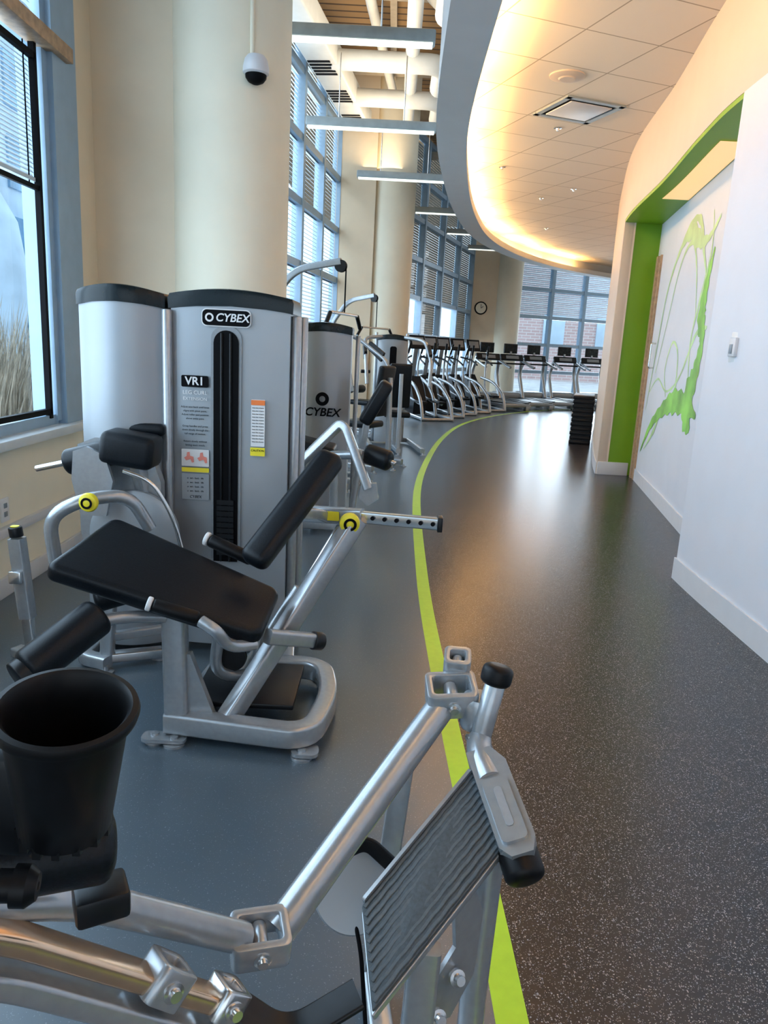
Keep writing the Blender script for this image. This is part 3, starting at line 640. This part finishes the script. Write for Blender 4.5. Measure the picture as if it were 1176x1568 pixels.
for a in ((-.62,5.2),(-.33,5.16),(-.25,5.62)): footpad(MC,*a)
cyl(MC,"guide_post",(-.265,5.78,.03),(-.265,5.78,1.40),.018,SILVER)
def station(name,loc,rot,arm=1.9,kind=0):
    e=empty(name,loc,rot,True)
    shroud(e,0,.55,.38,.22,1.46,.06)
    plate(e,"slot",(0,.35,.95),X,Z,rrect(.09,.75,.03),.012,BLACK,.001)
    for s in (-1,1): cyl(e,"post",(s*.21,.55,.03),(s*.21,.55,1.5),.02,SILVER)
    tube(e,"base",[(-.32,-.5,.05),(-.30,.6,.05),(.30,.6,.05),(.32,-.5,.05)],(.06,.06,.01),SILVER,fl=.1)
    tube(e,"spine",[(0,.45,.05),(0,-.55,.05)],(.06,.06,.01),SILVER)
    tube(e,"seat_post",[(0,-.15,.05),(0,-.15,.45)],(.06,.06,.01),SILVER)
    box(e,"seat",(0,-.15,.48),(.34,.36,.07),VINYL,b=.025,seg=4)
    if kind==0:
        box(e,"back",(0,-.40,.85),(.28,.07,.55),VINYL,Matrix.Rotation(.15,3,'X'),b=.025,seg=4)
        tube(e,"back_post",[(0,-.5,.05),(0,-.47,1.0)],(.05,.05,.01),SILVER)
        for s in (-1,1):
            tube(e,"arm",[(s*.12,.45,1.45),(s*.40,.25,1.42),(s*.42,-.2,1.15),(s*.40,-.25,.85)],.024,SILVER,fl=.12); roller(e,"grip",(s*.36,-.2,1.0),(s*.48,-.2,1.0),.022,RUBBER)
            plate(e,"link",(s*.42,.0,1.25),V((0,1,0)),Z,[(-.1,-.1),(.1,.05),(.05,.12),(-.14,.0)],.04,PLASTIC,.004)
    else:
        tube(e,"mast",[(0,.5,.05),(0,.5,1.6),(0,.2,arm),(0,-.25,arm+.08)],(.05,.06,.01),SILVER,fl=.15)
        lathe(e,"pulley",(-.02,-.25,arm+.04),(.02,-.25,arm+.04),[(0,0),(0,.055),(.015,.045),(.025,.045),(.04,.055),(.04,0)],PLASTIC)
        cyl(e,"cable",(0,-.30,arm-.38),(0,-.30,arm+.04),.007,BLACK,n=8); tube(e,"pull_bar",[(-.50,-.30,arm-.50),(-.38,-.30,arm-.38),(.38,-.30,arm-.38),(.50,-.30,arm-.50)],.014,CHROME,fl=.04)
        for s in (-1,1): roller(e,"grip",(s*.38,-.3,arm-.38),(s*.5,-.3,arm-.5),.02,RUBBER)
        for s in (-1,1): roller(e,"thigh_roller",(s*.05,.05,.66),(s*.28,.05,.66),.06)
    for a in ((-.32,-.52),(.32,-.52),(0,-.57)): footpad(e,*a)
    return e
station("lat_pulldown_machine",(-.75,7.1,0),math.radians(75),1.98,1)
station("chest_press_machine",(-.42,8.30,0),math.radians(60))
station("shoulder_press_machine",(.06,9.75,0),math.radians(8))
station("cable_row_machine",(-.52,11.3,0),math.radians(60),1.95,1)
# ============ foreground machine =============
FG=empty("rotary_calf_press_machine",(0,1.0,0))
tube(FG,"arm_tube_upper",[(-.135,1.015,.415),(.135,1.335,.665)],.029,SILVER)
def yoke(nm,c,d,side,w,ln,h,m=SILVER,t=.014,bolt=True):
    c=V(c); d=V(d).normalized(); side=V(side); side=(side-d*side.dot(d)).normalized(); n=d.cross(side)
    R_=Matrix((d,side,n)).transposed()
    outer=rrect(ln,w,.012,4); inner=rrect(ln-2*t,w-2*t,.006,4)
    bm=bmesh.new(); k=len(outer)
    L4=[[bm.verts.new(c+R_@V((x,y,z))) for x,y in o] for o,z in ((outer,h/2),(inner,h/2),(inner,-h/2),(outer,-h/2))]
    for a in range(4):
        A_,B_=L4[a],L4[(a+1)%4]
        for i in range(k): bm.faces.new((A_[i],A_[(i+1)%k],B_[(i+1)%k],B_[i]))
    bmesh.ops.recalc_face_normals(bm,faces=bm.faces); bev(bm,.003,2,60); fin(nm,bm,m,FG,True,40)
    cyl(FG,nm+"_pin",c+R_@V((0,-w/2+t,0)),c+R_@V((0,w/2-t,0)),h*.26,m)
    if bolt:
        for s in (-1,1):
            a=c+R_@V((0,s*(w/2-.001),0)); b=c+R_@V((0,s*(w/2+.012),0)); lathe(FG,nm+"_bolt",a,b,[(0,0),(0,.014),(.004,.014),(.005,.009),(.012,.008),(.012,0)],CHROME,18)
yoke("yoke_lower",(-.160,.985,.428),(1,.30,-.03),(-.3,1,.15),.078,.092,.048)
yoke("yoke_upper",(.152,1.345,.682),(1,.05,.08),(0,1,.25),.080,.100,.055)
yoke("yoke_upper_top",(.165,1.40,.725),(1,-.1,.0),(.1,1,.3),.055,.055,.045,t=.012,bolt=False)
lathe(FG,"yoke_drum",(.202,1.33,.625),(.205,1.33,.695),[(0,0),(0,.03),(.01,.034),(.055,.034),(.065,.03),(.065,0)],SILVER)
cyl(FG,"link_post",(.205,1.285,.615),(.232,1.31,.735),.020,SILVER); cyl(FG,"post_ring",(.202,1.283,.612),(.206,1.286,.622),.028,CHROME)
roller(FG,"post_cap",(.228,1.306,.725),(.236,1.313,.765),.030,RUBBER)
tube(FG,"link_lower",[(.205,1.285,.62),(.20,1.24,.615),(.215,1.18,.60)],.024,SILVER,fl=.03)
q=[V((.19,1.215,.60)),V((.225,1.07,.545)),V((.02,.865,.418)),V((-.003,1.02,.462))]
padq(FG,"foot_plate_base",[a-V((0,0,.004)) for a in q],.016,SILVER,.004)
nrm=(q[1]-q[0]).cross(q[3]-q[0]).normalized(); nrm=nrm if nrm.z>0 else -nrm
padq(FG,"foot_plate_tread",[a.lerp((q[0]+q[1]+q[2]+q[3])/4,.02)+nrm*.006 for a in q],.006,TREAD,.002)
bm=bmesh.new()
for k in range(11):
    t=.06+.88*k/10; a=q[0].lerp(q[1],t)+nrm*.007; b=q[3].lerp(q[2],t)+nrm*.007; N=30; ps=[]
    a,b=a.lerp(b,.03),a.lerp(b,.97); sd=(q[1]-q[0]).normalized()
    for i in range(N+1): ps.append(a.lerp(b,i/N)+sd*(.0006 if (i//2)%2 else -.0006))
    addsweep(bm,ps,prof_rect(.006,.0035,.001,1),nrm)
fin("foot_plate_ribs",bm,TREADL,FG)
u=(q[1]-q[0]).normalized(); lng=(q[0]-q[3]).normalized()
ebc=(q[0]+q[1])/2+lng*.030+nrm*.006
plate(FG,"end_bracket",ebc,u,lng,[(-.085,-.03),(.105,-.03),(.125,-.015),(.125,.022),(.10,.034),(-.05,.034),(-.085,.015)],.035,SILVER,.008)
plate(FG,"end_bracket_raised",ebc+u*.045+nrm*.02,u,lng,rrect(.12,.045,.01),.012,SILVER,.004)
plate(FG,"bracket_slot",ebc+u*.042+nrm*.0265,u,lng,rrect(.075,.014,.006),.002,PANEL,0)
plate(FG,"side_lip",(q[0]+q[3])/2+nrm*.004,lng,nrm,rrect(.29,.022,.005),.006,SILVER,.002)
roller(FG,"bumper",q[1]+lng*.03-u*.002-nrm*.01,q[1]+lng*.028+u*.068-nrm*.024,.034,RUBBER)
tube(FG,"support_rear",[(.22,1.13,.53),(.205,1.10,.25),(.20,1.08,.02)],.024,SILVER,fl=.05)
tube(FG,"support_front",[(.10,.97,.44),(.09,.95,.20),(.08,.94,.02)],(.05,.035,.008),SILVER,fl=.03)
plate(FG,"cam_plate",(.155,1.04,.36),(.75,.6,0),Z,[(-.06,-.10),(.0,-.12),(.05,-.06),(.06,.06),(.03,.13),(-.01,.10),(0,.02),(-.04,-.02)],.008,SILVER,.002)
for a in ((.13,1.0,.28),(.16,1.03,.33)): lathe(FG,"cam_bolt",a,V(a)+V((.3,-.7,.3)).normalized()*.02,[(0,0),(0,.014),(.008,.014),(.009,.009),(.02,.008),(.02,0)],CHROME,16)
lathe(FG,"disc",(-.02,1.22,.33),V((-.02,1.22,.33))+V((.15,-.8,.45)).normalized()*.02,[(0,0),(0,.075),(.004,.078),(.014,.078),(.018,.075),(.018,0)],SHROUD,48)
lathe(FG,"disc_bolt",V((.02,1.20,.33)),V((.02,1.20,.33))+V((.15,-.8,.45)).normalized()*.02,[(0,0),(0,.012),(.006,.012),(.012,.007),(.02,.007),(.02,0)],CHROME,16)
tube(FG,"disc_guard",[(-.04,1.235,.40),(.0,1.24,.42),(.05,1.23,.38)],(.012,.03,.004),RUBBER,fl=.04)
tube(FG,"back_blade",[(.07,1.40,.50),(.05,1.36,.30),(.03,1.33,.02)],(.045,.012,.004),SILVER,fl=.05)
tube(FG,"cable",[(-.02,1.2,.30),(.0,1.15,.26),(.02,1.10,.1)],.004,BLACK,fl=.05)
tube(FG,"arm_curved",[(-.62,.62,.74),(-.38,.79,.66),(-.28,.90,.53),(-.185,.975,.435)],.024,SILVER,fl=.12)
tube(FG,"rail",[(-.70,.52,.84),(-.42,.72,.665),(-.17,.885,.40)],(.042,.026,.006),WARMREFL,fl=.05)
tube(FG,"rail_lower",[(-.70,.51,.79),(-.42,.71,.615),(-.17,.875,.35)],(.045,.03,.006),SILVER,fl=.05)
tube(FG,"blade_arm",[(-.62,.66,.66),(-.42,.78,.58),(-.28,.86,.44),(-.20,.90,.36)],(.05,.014,.004),SILVER,fl=.1)
tube(FG,"frame_low",[(-.6,.60,.55),(-.40,.72,.47),(-.28,.78,.38),(-.2,.82,.2)],(.06,.04,.008),SILVER,fl=.1)
yoke("rail_clamp",(-.262,.825,.505),(.3,.2,-.35),(.6,-.6,0),.062,.06,.05)
yoke("rail_clamp_end",(-.19,.87,.43),(.3,.2,-.3),(.6,-.6,0),.06,.05,.045,CHROME)
tube(FG,"tray_edge",[(-.17,.87,.42),(-.10,.86,.38),(.0,.90,.42)],(.05,.01,.004),PLASTIC,fl=.05)
box(FG,"grip_bracket",(-.305,.735,.705),(.06,.05,.035),PLASTIC,Matrix.Rotation(.5,3,'Z'),b=.006)
roller(FG,"knee_roller",(-.42,.66,.80),(-.285,.73,.785),.042)
tube(FG,"handle_stub",[(-.42,.53,.885),(-.30,.553,.873)],.014,RUBBER); lathe(FG,"handle_end",(-.305,.552,.8735),(-.283,.556,.871),[(0,0),(0,.018),(.012,.018),(.02,.012),(.02,.004),(.01,0)],RUBBER)
tube(FG,"main_upright",[(-.55,.60,.0),(-.55,.62,.9)],(.07,.07,.012),SILVER)
tube(FG,"floor_rail",[(-.55,.60,.04),(.08,.94,.04),(.20,1.08,.04)],(.07,.06,.01),SILVER,fl=.1)
tube(FG,"floor_rail_back",[(.08,.94,.04),(.03,1.30,.04)],(.05,.05,.01),SILVER)
CU=empty("cup_holder",(-.262,.575,.89))
a=V((-.276,.592,.905)); b=V((-.262,.575,1.035)); Lc=(b-a).length
lathe(CU,"cup",a,b,[(0,0),(0,.034),(.006,.040),(Lc-.03,.050),(Lc-.012,.052),(Lc-.010,.059),(Lc-.004,.0605),(Lc,.059),(Lc+.001,.054),(Lc-.004,.050),(Lc-.03,.047),(.012,.037),(.010,0)],RUBBER,56,50)
bm=bmesh.new()
for k in range(14):
    an=2*math.pi*k/14; addbox(bm,a+V((.037*math.cos(an),.037*math.sin(an),.002)),(.007,.007,.014))
fin("base_lugs",bm,RUBBER,CU)
box(CU,"bracket",(-.335,.60,.93),(.06,.05,.10),PLASTIC,b=.01); box(CU,"bracket_arm",(-.44,.61,.90),(.20,.04,.05),PLASTIC,b=.008)
# ============ cardio =============
def arctrainer(loc,rot):
    e=empty("elliptical_trainer",loc,rot,True)
    for s in (-1,1):
        tube(e,"rear_leg",[(s*.30,.0,.03),(s*.30,.12,.35),(s*.27,.55,.62),(s*.20,1.1,.70)],.03,SILVER,fl=.25)
        tube(e,"side_rail",[(s*.30,.0,.04),(s*.24,1.3,.06)],.03,SILVER)
        tube(e,"swing_arm",[(s*.22,.35,.28),(s*.26,1.0,.40),(s*.30,1.12,.95),(s*.26,.95,1.35)],.022,SILVER,fl=.2)
        roller(e,"grip",(s*.27,1.0,1.2),(s*.25,.92,1.42),.022,RUBBER)
        box(e,"pedal",(s*.19,.42,.32),(.15,.36,.04),RUBBER,b=.012)
        tube(e,"hand_rail",[(s*.10,1.25,1.15),(s*.28,1.05,1.1),(s*.28,.75,1.0)],.018,RUBBER,fl=.1)
    plate(e,"drive_housing",(0,1.35,.34),V((0,1,0)),Z,[(-.42,-.30),(.30,-.30),(.36,-.1),(.30,.15),(.12,.38),(-.05,.42),(-.25,.25),(-.45,-.05)],.26,PLASTIC,.04)
    tube(e,"mast",[(0,1.45,.6),(0,1.28,1.32)],(.10,.06,.02),SILVER)
    box(e,"console",(0,1.24,1.42),(.34,.06,.28),PLASTIC,Matrix.Rotation(-.45,3,'X'),b=.02,seg=3); box(e,"screen",(0,1.203,1.44),(.24,.01,.16),PANEL,Matrix.Rotation(-.45,3,'X'))
    tube(e,"base_cross",[(-.32,.02,.03),(.32,.02,.03)],.03,SILVER); tube(e,"base_cross_f",[(-.3,1.6,.03),(.3,1.6,.03)],.03,SILVER)
def treadmill(loc,rot=0):
    e=empty("treadmill",loc,rot,True)
    box(e,"deck",(0,.85,.13),(.72,1.7,.09),SILVER,b=.02); box(e,"belt",(0,.80,.178),(.50,1.55,.006),RUBBER)
    for s in (-1,1):
        box(e,"side_rail",(s*.31,.80,.185),(.10,1.6,.02),PLASTIC,b=.006); box(e,"rear_foot",(s*.31,.05,.06),(.10,.12,.12),SILVER,b=.02); box(e,"front_foot",(s*.31,1.6,.05),(.10,.12,.10),PLASTIC,b=.02)
        tube(e,"upright",[(s*.35,1.35,.15),(s*.36,1.62,.75),(s*.30,1.50,1.18)],(.08,.06,.02),SILVER,fl=.15)
        tube(e,"hand_rail",[(s*.32,1.50,1.10),(s*.33,1.1,.98),(s*.33,.95,.95)],.028,SILVER,fl=.08)
    box(e,"motor_hood",(0,1.62,.22),(.70,.40,.20),SHROUD,b=.07,seg=4)
    tube(e,"cross_handle",[(-.33,1.38,1.03),(.33,1.38,1.03)],.02,RUBBER)
    box(e,"console",(0,1.50,1.18),(.66,.08,.16),PLASTIC,Matrix.Rotation(-.4,3,'X'),b=.025,seg=3); box(e,"console_keys",(0,1.455,1.19),(.36,.01,.08),PANEL,Matrix.Rotation(-.4,3,'X'))
    box(e,"tv_mast",(0,1.56,1.27),(.05,.04,.12),SILVER); box(e,"tv_screen",(0,1.58,1.40),(.38,.05,.24),PLASTIC,b=.01); box(e,"tv_glass",(0,1.552,1.40),(.33,.006,.19),CAPM)
for x,y in ((.90,13.75),(1.18,14.5),(1.50,15.2),(1.88,15.9),(2.30,16.55)): arctrainer((x,y,0),math.radians(20))
for x,y in ((3.0,17.1),(3.68,17.75),(4.38,18.35)): treadmill((x-.1,y,0),math.radians(22))
for x,y in ((5.0,18.85),(5.85,19.3)): treadmill((x,y,0),math.radians(14))
SS=empty("aerobic_step_stack",(3.06,11.75,0)); bm=bmesh.new(); RS=Matrix.Rotation(math.radians(-15.5),3,'Z')
for k in range(11): addbox(bm,(3.05+.006*(k%2),11.75,.03+k*.068),(.32,.85,.052),RS)
bev(bm,.012,2); 
fin("steps",bm,RUBBER,SS,True)
bm=bmesh.new()
for k in range(10): addbox(bm,(3.05,11.75,.064+k*.068),(.28,.80,.02),RS)
fin("step_feet",bm,PLASTIC,SS)
# ---------------------------------------------------------------- world and lights
w=bpy.data.worlds.new("World"); bpy.context.scene.world=w; w.use_nodes=True; nt=w.node_tree
bg=nt.nodes["Background"]; bg.inputs[0].default_value=(.74,.88,1,1); bg.inputs[1].default_value=1.4
def area(name,loc,rot,sx,sy,pw,c):
    l=bpy.data.lights.new(name,'AREA'); l.shape='RECTANGLE'; l.size=sx; l.size_y=sy; l.energy=pw; l.color=c
    o=bpy.data.objects.new(name,l); col.objects.link(o); o.location=loc; o.rotation_euler=rot; return o
area("daylight_near",(-2.3,2.6,2.6),(0,math.radians(-90),0),4,4,180,(.76,.88,1))
area("daylight_mid",(-2.3,9,2.6),(0,math.radians(-90),math.radians(-8)),4,6,280,(.82,.91,1))
area("daylight_far",(-.6,17,2.6),(0,math.radians(-90),math.radians(-18)),4,7,300,(.86,.93,1))
area("daylight_end",(7,24.6,2.4),(math.radians(-90),0,math.radians(23)),6,4,600,(.88,.94,1))
area("deck_uplight",(-.3,10,4.0),(math.radians(180),0,0),.6,10,70,(1,.76,.48))
CV=offs(O,.20)
for i in range(0,13):
    y0=-2.5+1.65*i; x0=xat(CV,y0); x1=xat(CV,min(y0+.2,19.3)); ang=math.atan2(.2,x1-x0)
    dirv=V((math.sin(ang),-math.cos(ang),0)).normalized(); aim=(dirv*.90+V((0,0,.42))).normalized()
    o=area("cove_lamp_%d"%i,(x0,y0,RZ+.135),(0,0,0),1.4,.05,10.5,(1,.64,.30))
    xa=V((dirv.y,-dirv.x,0)); zz=-aim; yy=zz.cross(xa).normalized(); o.matrix_world=Matrix.Translation(V((x0,y0,RZ+.135)))@Matrix((xa,yy,zz)).transposed().to_4x4()
# camera
p=math.radians(12.8); r=math.radians(3.03); cp,sp,cr,sr=math.cos(p),math.sin(p),math.cos(r),math.sin(r)
F=V((0,cp,-sp)); U0=V((0,sp,cp)); R0=V((1,0,0))
cx_=R0*cr+U0*sr; cy_=-R0*sr+U0*cr
cam=bpy.data.objects.new("camera",bpy.data.cameras.new("camera")); col.objects.link(cam)
M=Matrix((cx_,cy_,-F)).transposed().to_4x4(); M.translation=V((0,0,1.35)); cam.matrix_world=M
cam.data.sensor_fit='VERTICAL'; cam.data.sensor_height=36; cam.data.lens=1131/1568*36; cam.data.clip_start=.02
bpy.context.scene.camera=cam
bpy.context.scene.view_settings.view_transform='Standard'
bpy.context.scene.view_settings.exposure=.40
